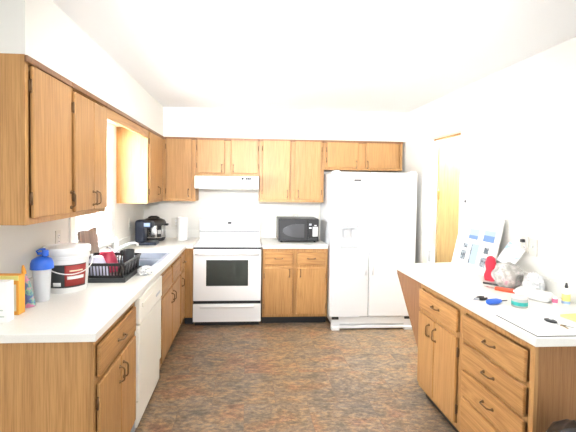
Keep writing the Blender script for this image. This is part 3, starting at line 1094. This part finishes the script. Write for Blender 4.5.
def bowl(r, h_, t=0.004):
    return [(0, 0), (r * 0.45, 0), (r * 0.5, 0.004), (r * 0.82, h_ * 0.5), (r, h_), (r - t, h_), (r * 0.8 - t, h_ * 0.52), (r * 0.45, 0.008), (0, 0.008)]


def inverted(p, h_):
    return [(r, h_ - z) for r, z in p]


b = thing('bowl', 'pale lavender bowl upside down in the dish rack', 'bowl', (-1.035, 2.765, fl))
part('vessel', MB().lathe([(r, 0.140 - z) for r, z in bowl(0.082, 0.140)], n=36), LAV, b)
b = thing('bowl', 'crimson bowl at the back of the dish rack', 'bowl', (-1.03, 2.95, fl))
part('vessel', MB().lathe([(r, 0.145 - z) for r, z in bowl(0.09, 0.145)], n=36), ROSE, b)
b = single('tumbler', 'dark grey tumbler at the right end of the dish rack', 'tumbler',
           MB().lathe([(0, 0.0), (0.036, 0.0), (0.043, 0.150), (0.040, 0.150), (0.034, 0.006), (0, 0.006)], n=28), CHAR, (-0.885, 2.99, fl))
k = MB()
k.tube([(0, 0, 0), (0.004, 0.015, 0.06), (0.008, 0.03, 0.125)], [0.004, 0.004, 0.005], 8)
k.blob((0.009, 0.036, 0.142), 0.016, 0.006, 0.022, 0, 1, 2)
single('spoon', 'black serving spoon sticking up from the dish rack', 'spoon', k, BLACK, (-0.905, 2.83, fl + 0.004))

k = MB().blob((0, 0, 0.021), 0.050, 0.082, 0.030, 0.45, 2.6, 4, 3, flat=-0.021, ridge=True)
single('crumpled_cloth', 'crumpled white cloth on the counter edge beside the dish rack', 'cloth', k, CRUMPLE, (-0.745, 2.93, CT), 0.1)

# soap bottle behind the sink
b = thing('soap_bottle', 'white soap bottle standing behind the sink at the window', 'bottle', (-1.222, 3.74, CT))
part('body', MB().lathe([(0, 0), (0.028, 0), (0.03, 0.006), (0.03, 0.11), (0.022, 0.13), (0.011, 0.138), (0, 0.138)], n=24), WPLAST, b)
part('cap', MB().lathe([(0.012, 0.137), (0.012, 0.152), (0.008, 0.165), (0, 0.168)], n=16), WPLAST, b)

# coffee maker in the corner
cm = thing('coffee_maker', 'dark navy single-cup coffee maker in front of the steel cooker', 'coffee maker', (-1.215, 4.305, CT))
k = MB()
k.box(0.0, 0.235, 0.0, 0.16, 0.0, 0.032, 0.012, 3)
part('foot', k, NAVY, cm)
k = MB()
k.box(0.0, 0.105, 0.004, 0.156, 0.025, 0.275, 0.03, 4)
part('water_column', k, NAVY, cm)
k = MB()
k.box(0.07, 0.185, 0.012, 0.148, 0.185, 0.262, 0.02, 4)
hh = part('brew_head', k, NAVY, cm)
part('display', MB().box(0.10, 0.165, 0.008, 0.013, 0.205, 0.245, 0.002), SCREEN, hh, 'pale blue display')
part('drip_plate', MB().box(0.12, 0.225, 0.02, 0.14, 0.032, 0.037, 0.002), CHAR, cm)

pc = thing('pressure_cooker', 'round steel and black electric pressure cooker in the back left corner', 'pressure cooker', (-1.095, 4.69, CT), 0)
pc.scale = (0.88, 0.88, 0.93)
part('foot_ring', MB().lathe([(0, 0.0), (0.125, 0.0), (0.14, 0.008), (0.152, 0.04), (0.152, 0.05), (0, 0.05)], n=40), BLACK, pc)
part('body', MB().lathe([(0, 0.05), (0.151, 0.05), (0.155, 0.06), (0.155, 0.205), (0.15, 0.21), (0, 0.21)], n=48), STEEL, pc)
k = MB()
k.lathe([(0.158, 0.205), (0.163, 0.215), (0.160, 0.24), (0.14, 0.268), (0.09, 0.287), (0, 0.292)], n=48)
ld = part('lid', k, BLACK, pc)
k = MB()
k.tube([(-0.075, 0, 0.27), (-0.065, 0, 0.295), (-0.035, 0, 0.306), (0.035, 0, 0.306), (0.065, 0, 0.295), (0.075, 0, 0.27)], 0.013, 10)
part('handle', k, BLACK, ld)
part('control_panel', wrap(0.156, 0.156, 0.062, 0.205, ra(-150), ra(-104), 14, 0.006), BLACK, pc, 'black control panel')
pn = part('trim_panel', wrap(0.156, 0.156, 0.06, 0.205, ra(-62), ra(-40), 12, 0.006), BLACK, pc, 'black panel')
part('button_pad', wrap(0.1625, 0.1625, 0.10, 0.15, ra(-60), ra(-44), 8, 0.002), SILV, pn, 'silver buttons')
k = MB()
for s in (-1, 1):
    k.box(s * 0.172 - 0.02, s * 0.172 + 0.02, -0.035, 0.035, 0.195, 0.222, 0.008)
part('side_grip', k, BLACK, pc)

pt = thing('paper_towel_roll', 'white paper towel roll standing left of the stove', 'paper towels', (-0.762, 4.73, CT))
part('roll', MB().lathe([(0.02, 0.002), (0.060, 0.002), (0.061, 0.006), (0.061, 0.275), (0.060, 0.279), (0.02, 0.279), (0.02, 0.002)], n=40), PAPER, pt)
part('core', MB().lathe([(0.0195, 0.0), (0.0195, 0.281), (0.017, 0.281), (0.017, 0.0), (0.0195, 0.0)], n=24), CREAM, pt)

# ---------------------------------------------------------------- wall plates
PLATE = mat('ivory_plate', (0.70, 0.69, 0.63), 0.35)


def plate(name, label, cat, loc, rz, kind='outlet', w_=0.072, h_=0.115, extra=None, m=None):
    """wall plate; local -y points into the room, base at its lower edge."""
    t = thing(name, label, cat, loc, rz)
    part('cover', MB().box(-w_ / 2, w_ / 2, -0.006, 0, 0, h_, 0.002), m or PLATE, t)
    if kind == 'outlet':
        for z in (h_ / 2 - 0.02, h_ / 2 + 0.02):
            s = part('socket', MB().lathe([(0, 0), (0.015, 0), (0.014, 0.003), (0, 0.003)], n=18, mat=Matrix.Translation((0, -0.006, z)) @ Matrix.Rotation(PI / 2, 4, 'X')), WPLAST, t)
            k = MB()
            for x in (-0.005, 0.005):
                k.box(x - 0.0012, x + 0.0012, -0.0096, -0.009, z - 0.004, z + 0.005)
            part('slot', k, INK, s, 'dark slots')
    elif kind == 'switch':
        part('toggle', MB().box(-0.005, 0.005, -0.018, -0.006, h_ / 2 - 0.004, h_ / 2 + 0.012, 0.002), WPLAST, t)
    elif kind == 'jack':
        part('jack', MB().box(-0.010, 0.010, -0.008, -0.006, h_ / 2 - 0.010, h_ / 2 + 0.010), INK, t, 'dark jack opening')
    return t


plate('wall_outlet', 'ivory outlet on the left wall above the white bucket', 'outlet', (WL, 2.735, 1.145), R90)
plate('wall_outlet', 'ivory outlet on the left wall behind the coffee maker', 'outlet', (WL, 4.36, 1.09), R90)
plate('wall_outlet', 'ivory double outlet plate on the back wall beside the paper towels', 'outlet', (-0.885, WB, 1.05), 0, w_=0.115)
plate('wall_outlet', 'ivory outlet on the back wall just above the microwave', 'outlet', (0.64, WB, 1.115), 0)
po = plate('wall_outlet', 'white outlet with a black plug above the right counter', 'outlet', (WR, 2.555, 1.140), -R90)
k = MB().box(-0.012, 0.012, -0.034, -0.0095, 0.072, 0.094, 0.004)
single('plug', 'black plug pushed into the right wall outlet', 'plug', k, INK, (WR, 2.555, 1.140), -R90)
plate('light_switch', 'white switch plate right of the outlet with the plug', 'light switch', (WR, 2.475, 1.132), -R90, 'switch')
plate('wall_jack', 'pale grey wall jack plate beside the doorway', 'wall plate', (WR, 3.30, 1.41), -R90, 'jack', m=LGREY)

# ---------------------------------------------------------------- right counter clutter
# photo board leaning on the wall
BW, BH = 0.50, 0.445
pb = thing('photo_board', 'white photo collage board leaning against the right wall', 'photo board', (1.815, 2.735, CT + 0.003))
pb.rotation_euler = (0, 0, ra(-86.0))
LB = Matrix.Translation((0, 0, 0)) @ Matrix.Rotation(ra(-12.5), 4, 'X')
# local x runs from far (0) to near (BW): the origin is the near end, so use -x
k = MB().box(-BW, 0, 0, 0.012, 0, BH, 0.002, mat=LB)
part('panel', k, PAPER, pb)


def pic(u0, u1, v0, v1, m, nm, lab=None):
    """u from the left edge, v from the top, as fractions."""
    return part(nm, MB().box(-BW + u0 * BW, -BW + u1 * BW, -0.0015, 0.0, BH * (1 - v1), BH * (1 - v0), mat=LB), m, pb, lab)


SKYPIC = mat('pale_sky_print', (0.40, 0.50, 0.62), 0.5)
GREYPIC = spotted('small_grey_photo_print', (0.06, 0.08, 0.10), (0.36, 0.42, 0.48), 40, (0.42, 0.58), 0.5)
p1 = pic(0.31, 0.53, 0.235, 0.42, SKYPIC, 'photo', 'pale blue lakeside photo')
part('photo_lower', MB().box(-BW + 0.31 * BW, -BW + 0.53 * BW, -0.0022, -0.0015, BH * 0.58, BH * 0.65, mat=LB), PHOTOB, p1, 'darker blue water')
p2 = pic(0.66, 0.90, 0.225, 0.42, SKYPIC, 'photo', 'blue skyline photo')
part('photo_lower', MB().box(-BW + 0.66 * BW, -BW + 0.90 * BW, -0.0022, -0.0015, BH * 0.58, BH * 0.69, mat=LB), PHOTOB, p2, 'darker blue water')
pic(0.22, 0.33, 0.52, 0.60, GREYPIC, 'photo', 'small grey photo')
pic(0.20, 0.32, 0.655, 0.83, GREYPIC, 'photo', 'small dark photo')
p5 = pic(0.42, 0.60, 0.50, 0.87, SKYPIC, 'photo', 'tall pale blue photo')
part('photo_edge', MB().box(-BW + 0.42 * BW, -BW + 0.45 * BW, -0.0022, -0.0015, BH * 0.13, BH * 0.5, mat=LB), GREYPIC, p5, 'grey left edge')
pic(0.73, 0.83, 0.52, 0.63, GREYPIC, 'photo', 'small grey photo')
pic(0.70, 0.82, 0.70, 0.87, GREYPIC, 'photo', 'small dark photo')
k = MB().box(-BW + 0.18 * BW, -BW + 0.86 * BW, -0.0012, 0.0, BH * 0.905, BH * 0.918, mat=LB)
part('heading_text', k, mat('faint_grey_ink', (0.45, 0.45, 0.48), 0.8), pb, 'faint grey handwriting')

# can at far end
b = thing('spray_bottle', 'white bottle with grey side at the far end of the right counter', 'bottle', (1.622, 3.275, CT))
b.scale = (1, 1, 1.25)
part('body', MB().lathe([(0, 0), (0.027, 0), (0.029, 0.006), (0.029, 0.11), (0.022, 0.128), (0.018, 0.14), (0, 0.14)], n=24), WPLAST, b)
part('label', wrap(0.0292, 0.0292, 0.02, 0.10, ra(-175), ra(-120), 8, 0.0008), GREYPL, b, 'grey side label')

# red mitt
k = MB()
k.prism([(-0.03, 0), (0.035, 0), (0.045, 0.06), (0.03, 0.085), (0.042, 0.12), (0.034, 0.165), (0.01, 0.185), (-0.018, 0.175), (-0.03, 0.12), (-0.022, 0.08), (-0.036, 0.04)],
        'y', -0.018, 0.018, 0.010, smooth=True)
single('oven_mitt', 'red cloth mitt standing against the near edge of the photo board', 'oven mitt', k, RED, (1.765, 2.672, CT), ra(-48))
# grey bag with stuff
k = MB().blob((0, 0, 0.072), 0.092, 0.098, 0.090, 0.28, 1.8, 4, 5, flat=-0.072)
single('plastic_bag', 'grey see-through bag of odds and ends under the white card', 'bag', k, BAGGREY, (1.790, 2.515, CT))
k = MB().box(-0.055, 0.055, -0.012, 0.012, 0, 0.155, 0.004)
single('packet', 'white and blue packet lying tilted on the grey bag', 'packet', k, WPRINT, (1.812, 2.590, 1.052), rot=(ra(-10), ra(30), ra(-40)))
k = MB().blob((0, 0, 0.050), 0.048, 0.055, 0.066, 0.6, 2.4, 4, 9, flat=-0.050, ridge=True)
single('crumpled_bag', 'crumpled white plastic bag against the right wall splash', 'bag', k, CRUMPLE, (1.850, 2.352, CT))
k = MB().box(-0.095, 0.095, -0.045, 0.045, 0, 0.055, 0.02, 4)
k.box(-0.104, -0.088, -0.035, 0.035, 0.020, 0.034, 0.004).box(0.088, 0.104, -0.035, 0.035, 0.020, 0.034, 0.004)
single('tissue_pack', 'soft white tissue pack lying on the right counter behind the jar', 'tissues', k, WPLAST, (1.755, 2.225, CT), ra(-62))
b = thing('small_bottle', 'tiny white bottle with a pink label next to the glue bottle', 'bottle', (1.803, 2.120, CT))
part('body', MB().lathe([(0, 0), (0.013, 0), (0.014, 0.004), (0.014, 0.034), (0.008, 0.044), (0, 0.046)], n=18), WPLAST, b)
part('label', MB().lathe([(0.0143, 0.008), (0.0148, 0.009), (0.0148, 0.03), (0.0143, 0.031), (0.0143, 0.008)], n=18), PINK, b, 'pink label')
b = thing('glue_bottle', 'white glue bottle with yellow label and dark tip near the wall', 'bottle', (1.858, 2.105, CT))
part('body', MB().lathe([(0, 0), (0.018, 0), (0.020, 0.005), (0.020, 0.075), (0.013, 0.09), (0.008, 0.098), (0, 0.098)], n=22, sx=1.0), WPLAST, b)
part('label', MB().lathe([(0.0203, 0.022), (0.021, 0.023), (0.021, 0.062), (0.0203, 0.063), (0.0203, 0.022)], n=22), YEL, b, 'yellow label')
part('label_band', MB().lathe([(0.0203, 0.008), (0.0209, 0.009), (0.0209, 0.0215), (0.0203, 0.022), (0.0203, 0.008)], n=22), SKYB, b, 'pale blue band')
part('tip', MB().lathe([(0.0085, 0.096), (0.0085, 0.108), (0.005, 0.126), (0, 0.128)], n=14), INK, b, 'dark tip')
# orange cutter
t = thing('utility_knife', 'orange-red utility knife lying in front of the grey bag', 'knife', (1.695, 2.375, CT), ra(-50))
t.scale = (1.35, 1.5, 1.2)
part('grip', MB().prism([(-0.055, -0.012), (-0.02, -0.015), (0.05, -0.011), (0.06, 0.0), (0.045, 0.013), (-0.02, 0.012), (-0.055, 0.012)], 'z', 0, 0.018, 0.004), ORED, t)
part('blade', MB().prism([(-0.105, 0.004), (-0.085, -0.008), (-0.054, -0.008), (-0.054, 0.006)], 'z', 0.007, 0.010), STEEL, t, 'steel blade')
# dark marker beside the mitt
k = MB()
k.tube([(-0.05, 0, 0.007), (0.05, 0, 0.007)], 0.007, 10)
k.tube([(0.05, 0, 0.007), (0.062, 0, 0.007)], [0.005, 0.002], 8)
single('marker_pen', 'dark marker pen lying at the foot of the red mitt', 'pen', k, CHAR, (1.700, 2.555, CT), ra(-50))
# screwdriver
t = thing('screwdriver', 'screwdriver with blue handle pointing at the teal jar', 'screwdriver', (1.425, 2.120, CT), ra(14))
t.scale = (1.2, 1.2, 1.0)
k = MB()
k.lathe([(0, 0), (0.011, 0.002), (0.0165, 0.012), (0.0165, 0.06), (0.011, 0.075), (0.010, 0.082), (0, 0.083)], n=12,
        mat=Matrix.Translation((-0.035, 0, 0.0165)) @ Matrix.Rotation(PI / 2, 4, 'Y'))
part('grip', k, BLUE, t, 'blue handle')
k = MB()
k.tube([(0.046, 0, 0.0165), (0.088, 0, 0.0145)], 0.0035, 8)
part('shaft', k, CHAR, t, 'dark shaft')
# small pliers
t = thing('pliers', 'small black and steel pliers beside the blue screwdriver', 'pliers', (1.385, 2.205, CT), ra(20))
t.scale = (0.9, 1.3, 1.3)
k = MB()
for s in (-1, 1):
    k.tube([(0.0, 0.0, 0.006), (0.02, s * 0.012, 0.006), (0.05, s * 0.016, 0.006), (0.075, s * 0.008, 0.006)], [0.005, 0.006, 0.006, 0.005], 8)
part('grip', k, BLACK, t)
k = MB()
k.prism([(0.004, -0.009), (0.004, 0.009), (-0.035, 0.003), (-0.035, -0.003)], 'z', 0.002, 0.011, 0.001)
part('jaw', k, STEEL, t, 'steel jaws')
# jar
b = thing('jar', 'clear jar with a teal label band on the right counter', 'jar', (1.553, 2.075, CT))
b.scale = (0.84, 0.84, 0.72)
part('vessel', MB().lathe([(0, 0), (0.044, 0), (0.048, 0.005), (0.048, 0.062), (0.043, 0.07), (0.043, 0.073), (0, 0.073)], n=36), CLEAR, b)
part('label', MB().lathe([(0.0483, 0.016), (0.0492, 0.017), (0.0492, 0.044), (0.0483, 0.045), (0.0483, 0.016)], n=36), TEAL, b, 'teal label band')
part('lid', MB().lathe([(0.043, 0.068), (0.048, 0.069), (0.048, 0.085), (0.046, 0.088), (0, 0.088)], n=36), mat('pale_pink_lid', (0.78, 0.68, 0.66), 0.4), b, 'pale pink lid')
# white mat with dark edge and the keys
t = thing('paper_folder', 'white papers with a dark edge at the near corner of the right counter', 'papers', (1.318, 1.640, CT))
part('backing', MB().box(0, 0.285, 0, 0.29, 0, 0.0025), CHAR, t, 'dark backing edge')
part('sheet', MB().box(0.004, 0.285, 0.004, 0.288, 0.0025, 0.0045), PAPER, t)
t = thing('key_set', 'black car key fob with metal keys on the white papers', 'keys', (1.525, 1.815, CT + 0.0045), ra(-72))
k = MB()
k.lathe([(0, 0), (0.014, 0.0), (0.018, 0.004), (0.018, 0.009), (0.013, 0.013), (0, 0.014)], n=24, sx=1.7)
fob = part('fob', k, CHAR, t)
part('button', MB().lathe([(0, 0.0135), (0.006, 0.0135), (0.005, 0.0155), (0, 0.0155)], n=14, sx=1.4), SILV, fob, 'silver button')
k = MB()
k.lathe([(0.010, 0.001), (0.012, 0.002), (0.010, 0.003), (0.010, 0.001)], (0.042, 0, 0), 20)
part('ring', k, STEEL, t)
for a in (-0.5, 0.35):
    k = MB()
    R = Matrix.Translation((0.052, 0, 0)) @ Matrix.Rotation(a, 4, 'Z')
    k.lathe([(0, 0), (0.011, 0), (0.011, 0.002), (0, 0.002)], (0.008, 0, 0.001), 16, mat=R)
    k.box(0.016, 0.048, -0.004, 0.004, 0.001, 0.003, mat=R)
    part('key', k, BRASS if a < 0 else STEEL, t, 'brass key' if a < 0 else 'steel key')
single('note_pad', 'yellow note pad at the right edge of the counter', 'note pad', MB().box(0, 0.15, 0, 0.15, 0, 0.012, 0.001), YEL, (1.672, 1.755, CT), ra(8))

# black bag at the near end of the right cabinets
k = MB().blob((0, 0, 0.31), 0.21, 0.20, 0.36, 0.20, 2.2, 4, 2, flat=-0.31)
single('trash_bag', 'shiny black plastic bag on the floor at the near end of the right cabinets', 'bag', k, BAGBLK, (1.29, 1.37, 0))
